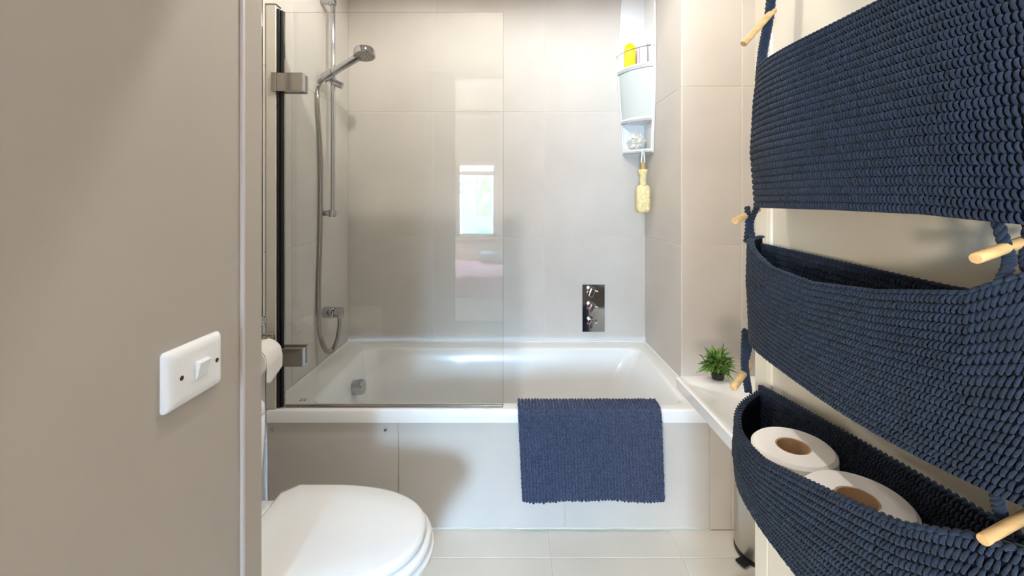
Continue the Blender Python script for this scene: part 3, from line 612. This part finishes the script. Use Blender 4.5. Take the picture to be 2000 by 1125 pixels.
# ================================================================== CROCHET ORGANISER on the door
og = empty('hanging_organiser', (0.45, 0.5, 0.7), 'navy crocheted hanging organiser with three pockets on the open door', 'organiser')
XBK = 0.456
def plan_table(D, w, p=3.4):
    a = np.linspace(-1, 1, 801); dep = (1-np.abs(a)**p)**(1/p)
    s_ = np.concatenate([[0], np.cumsum(np.hypot(np.diff(a)*w, np.diff(dep)*D))]); return s_/s_[-1], a, dep
def pocket_fn(D, yfar, ynear, skew, lip, zbot, prof, wave=0.003, ph=0.0):
    w_ = (yfar-ynear)/2; yc_ = (yfar+ynear)/2; S_, A_, DP = plan_table(D, w_)
    ly, lz = zip(*lip)
    zbl = zbot if isinstance(zbot, list) else [(0.3, zbot), (0.8, zbot)]; qy, qz = zip(*zbl)
    def fn(U, V):
        a = np.interp(U, S_, A_); dep = np.interp(U, S_, DP)              # u = 0 at the near end
        sc_ = np.interp(V, [p[0] for p in prof], [p[1] for p in prof])
        Y = yc_+w_*a+skew*(1-dep)*np.clip(a, 0, 1)
        X = XBK-D*dep*sc_ - wave*dep*np.sin(3.2*PI*U+ph+2.5*V)*(0.4+V)
        zt = np.interp(Y, ly, lz)
        Z = H+zt+(np.interp(Y, qy, qz)-zt)*V
        return np.stack([X, Y, Z], 1)
    return fn
def stitches(name, parent, fn, rows, cols, slant=0.0, bow=0.35, r=0.37, flip=1, lipchain=True, style=0):
    vi, uj = np.meshgrid((np.arange(rows)+0.5)/rows, (np.arange(cols)+0.5)/cols, indexing='ij')
    uj = uj+rng.uniform(0, 0.5, rows)[:, None]/cols
    U = np.clip(uj.ravel()+rng.normal(0, 0.03/cols, rows*cols), 0.003, 0.997); V = vi.ravel()
    P, tu, tv, n, lu, lv = frame(fn, U, V); n = n*flip
    pu = lu/cols; pv = lv/rows
    sgn = np.where((np.arange(rows*cols)//cols) % 2 == 0, 1.0, -1.0 if style == 1 else 1.0)
    def sweep(P, A, B, N, la, lb, ln, rad, slants, bows, ns=6, nc=6):
        """arched tube: runs along A (half length la), bowed along B, lifted along N"""
        k = len(P); t = np.linspace(-1, 1, ns); C = []
        for q_ in t:
            C.append(P + A*(la*q_)[:, None] + B*(slants*q_*lb + bows*(1-q_*q_)*lb)[:, None] + N*(ln*(1-0.85*q_**4)-0.3*ln)[:, None])
        C = np.stack(C, 1); prof_ = 0.62+0.38*(1-t**4)
        T = np.gradient(C, axis=1); T /= np.linalg.norm(T, axis=2, keepdims=True)
        e1 = np.cross(T, N[:, None, :]); e1 /= np.linalg.norm(e1, axis=2, keepdims=True); e2 = np.cross(e1, T)
        ang = np.linspace(0, 2*PI, nc, endpoint=False)
        Vv = C[:, :, None, :] + (e1[:, :, None, :]*np.cos(ang)[None, None, :, None] + e2[:, :, None, :]*np.sin(ang)[None, None, :, None])*(rad[:, None]*prof_[None])[:, :, None, None]
        base = np.arange(ns*nc).reshape(ns, nc); q = np.stack([base[:-1], np.roll(base, -1, 1)[:-1], np.roll(base, -1, 1)[1:], base[1:]], -1).reshape(-1, 4)
        return Vv.reshape(-1, 3), (q[None]+(np.arange(k)*ns*nc)[:, None, None]).reshape(-1, 4)
    jit = rng.normal(0, 0.08, len(P))
    V1, Q1 = sweep(P, tv, tu, n, pv*0.43, pu, rng.uniform(0.0026, 0.0038, len(P)), pu*r*rng.uniform(0.92, 1.08, len(P)), (slant+jit)*sgn, bow+0*jit)
    if lipchain:
        m_ = int(cols*0.62); Ul = (np.arange(m_)+0.5)/m_; Ul = np.repeat(Ul, 2); Vl = np.full(len(Ul), 0.004)
        P, tu, tv, n2, lu, lv = frame(fn, Ul, Vl); n2 = n2*flip; side = np.tile([1.0, -1.0], m_)
        A = tu+n2*(0.65*side)[:, None]; A /= np.linalg.norm(A, axis=1)[:, None]; N = -tv; B = np.cross(N, A); pl_ = lu/m_
        V2, Q2 = sweep(P+n2*(0.0019*side-0.0012)[:, None]+N*0.001, A, B, N, pl_*0.62, pl_, np.full(len(P), 0.0022), np.full(len(P), 0.0020), np.zeros(len(P)), np.full(len(P), 0.0))
        Q1 = np.vstack([Q1, Q2+len(V1)]); V1 = np.vstack([V1, V2])
    return tag(raw_mesh(name, M['navy'], parent, V1, Q1), kind='stuff')
def pocket(label, D, yfar, ynear, skew, lip, zbot, prof, blip, rows, cols, slant, bow, style, ph):
    fn = pocket_fn(D, yfar, ynear, skew, lip, zbot, prof, ph=ph)
    pk = sheet('pocket', M['navy_core'], og, fn, 90, 30, 0.003); tag(pk, label)
    stitches('stitches', pk, fn, rows, cols, slant, bow, style=style, flip=1)
    by, bz = zip(*blip); zbb = max(z_ for _, z_ in zbot) if isinstance(zbot, list) else zbot
    def back(U, V):
        Y = ynear+0.004+(yfar+skew-ynear-0.004)*U; zt = np.interp(Y, by, bz)
        return np.stack([np.full_like(U, XBK-0.001)-0.004*V*np.sin(PI*U), Y, H+zt+(zbb-zt)*V], 1)
    bp = sheet('back_panel', M['navy_core'], og, back, 60, 20, 0.004)
    stitches('stitches', bp, back, max(8, int(rows*0.9)), int(cols*0.78), slant, bow, style=style)
    return fn
pocket('top pocket of the organiser', 0.090, 0.722, 0.306, 0.040, [(0.30, 0.205), (0.45, 0.213), (0.66, 0.222), (0.76, 0.226)], [(0.30, -0.019), (0.34, -0.015), (0.40, -0.009), (0.50, -0.006), (0.80, -0.004)], [(0, 0.80), (0.25, 0.92), (0.6, 1.02), (1, 0.92)],
       [(0.3, 0.22), (0.8, 0.23)], 24, 122, -0.12, 0.22, 0, 0.3)
pocket('middle pocket of the organiser', 0.090, 0.722, 0.306, 0.075, [(0.30, -0.045), (0.33, -0.055), (0.36, -0.075), (0.44, -0.090), (0.53, -0.098), (0.62, -0.092), (0.70, -0.072), (0.73, -0.062), (0.80, -0.060)], -0.235, [(0, 0.98), (0.4, 1.03), (1, 0.92)],
       [(0.3, -0.05), (0.36, -0.085), (0.45, -0.088), (0.80, -0.074)], 19, 124, 0.45, 0.12, 0, 1.2)
pocket('bottom pocket of the organiser holding toilet rolls', 0.124, 0.712, 0.306, 0.085, [(0.30, -0.255), (0.34, -0.262), (0.38, -0.283), (0.46, -0.306), (0.575, -0.342), (0.67, -0.352), (0.80, -0.345)], -0.478, [(0, 1.0), (0.35, 1.05), (0.70, 1.0), (0.88, 0.82), (1, 0.5)],
       [(0.3, -0.290), (0.41, -0.300), (0.55, -0.312), (0.80, -0.337)], 21, 132, 0.32, 0.2, 0, 2.0)
def braid(path, rs=0.0030, rh=0.0032, turns=8, strands=3, name='strap'):
    C = catmull(path, 30); q = MB(); k = len(C)
    t0 = (C[1]-C[0]).normalized(); a = t0.orthogonal().normalized()
    fr_ = []
    for i in range(k):
        t = (C[min(i+1, k-1)]-C[max(i-1, 0)]).normalized(); a = (a-t*a.dot(t)).normalized(); fr_.append((a.copy(), t.cross(a)))
    for s_ in range(strands):
        q.tube([C[i]+(fr_[i][0]*math.cos(2*PI*(turns*i/k+s_/strands))+fr_[i][1]*math.sin(2*PI*(turns*i/k+s_/strands)))*rh for i in range(k)], rs, 7)
    return q.build(name, M['navy'], og, True, 60)
# far straps
braid([(0.425, 0.745, H+0.212), (0.437, 0.757, H+0.27), (0.442, 0.745, H+0.335), (0.446, 0.735, H+0.44), (0.450, 0.72, H+0.56)], turns=24, rs=0.0044, rh=0.0044)
braid([(0.414, 0.765, H-0.004), (0.418, 0.770, H-0.034), (0.420, 0.780, H-0.068)], turns=5, rs=0.0026, rh=0.0028, strands=2)
braid([(0.428, 0.760, H-0.004), (0.424, 0.772, H-0.034), (0.434, 0.780, H-0.072)], turns=5, rs=0.0026, rh=0.0028, strands=2)
braid([(0.416, 0.775, H-0.226), (0.420, 0.785, H-0.290), (0.432, 0.795, H-0.345)], turns=6, rs=0.0036, rh=0.0036)
braid([(0.426, 0.768, H-0.226), (0.424, 0.785, H-0.280)], turns=4, rs=0.0026, rh=0.0026, strands=2)
# near straps
braid([(0.394, 0.356, H+0.004), (0.397, 0.349, H-0.030), (0.398, 0.346, H-0.046), (0.385, 0.342, H-0.066)], turns=5, rs=0.0021, rh=0.0025)
braid([(0.428, 0.356, H+0.004), (0.418, 0.350, H-0.030), (0.408, 0.342, H-0.05), (0.412, 0.330, H-0.07)], turns=5, rs=0.0021, rh=0.0025)
braid([(0.392, 0.352, H-0.222), (0.396, 0.352, H-0.245), (0.398, 0.350, H-0.262), (0.396, 0.346, H-0.275)], turns=5, rs=0.0023, rh=0.0027)
braid([(0.40, 0.322, H+0.205), (0.43, 0.325, H+0.30), (0.448, 0.35, H+0.56)], turns=22, rs=0.0044, rh=0.0044)
def dowel(a, b, r=0.0058):
    a, b = Vector(a), Vector(b); d = (b-a).normalized(); q = MB()
    q.tube([a, a+d*0.0008, a+(b-a)*0.3, a+(b-a)*0.7, b-d*0.0008, b], lambda t: r*(0.90 if t in (0.0, 1.0) else 1.0), 18)
    return q.build('dowel', M['wood'], og, True, 50)
dowel((0.390, 0.733, H+0.274), (0.449, 0.744, H+0.338)); dowel((0.385, 0.752, H-0.029), (0.447, 0.790, H-0.008)); dowel((0.382, 0.751, H-0.320), (0.440, 0.806, H-0.302))
dowel((0.360, 0.336, H-0.042), (0.442, 0.362, H-0.026), 0.0045); dowel((0.358, 0.329, H-0.2565), (0.442, 0.356, H-0.247), 0.0042)
for yy in (0.72, 0.35):
    q = MB(); q.tube(catmull([(DX-0.001, yy, H+0.59), (DX-0.020, yy, H+0.575), (DX-0.024, yy, H+0.560), (DX-0.012, yy, H+0.552)], 6), 0.004, 10); hk = q.build('wall_hook', M['chrome'])
    tag(hk, 'chrome hook on the open door holding the organiser, ' + ('towards the bathroom' if yy > 0.5 else 'nearest the camera'), 'hook')
# toilet rolls in the bottom pocket
def paper_roll(x, y, z, label, r=0.054, tilt=(0, 0)):
    e = empty('paper_roll', (x, y, z), label, 'toilet roll', 'toilet rolls in the bottom pocket')
    a = Vector((tilt[0], tilt[1], 1)).normalized()
    b = MB(); b.lathe([(0.0215, -0.10), (r-0.002, -0.10), (r, -0.098), (r, -0.004), (r-0.004, 0.0), (0.0215, -0.0005), (0.0215, -0.10)], (x, y, z), a, 48, caps=False); b.build('paper', M['paper'], e)
    c = MB(); c.lathe([(0.0212, -0.10), (0.0212, -0.001), (0.0195, -0.001), (0.0195, -0.10), (0.0212, -0.10)], (x, y, z), a, 32, caps=False); c.build('core', M['card'], e)
paper_roll(0.391, 0.604, H-0.338, 'white toilet roll in the organiser pocket nearer the washbasin', r=0.052, tilt=(-0.04, -0.03))
paper_roll(0.390, 0.490, H-0.334, 'white toilet roll in the organiser pocket nearer the camera', tilt=(-0.04, -0.02))
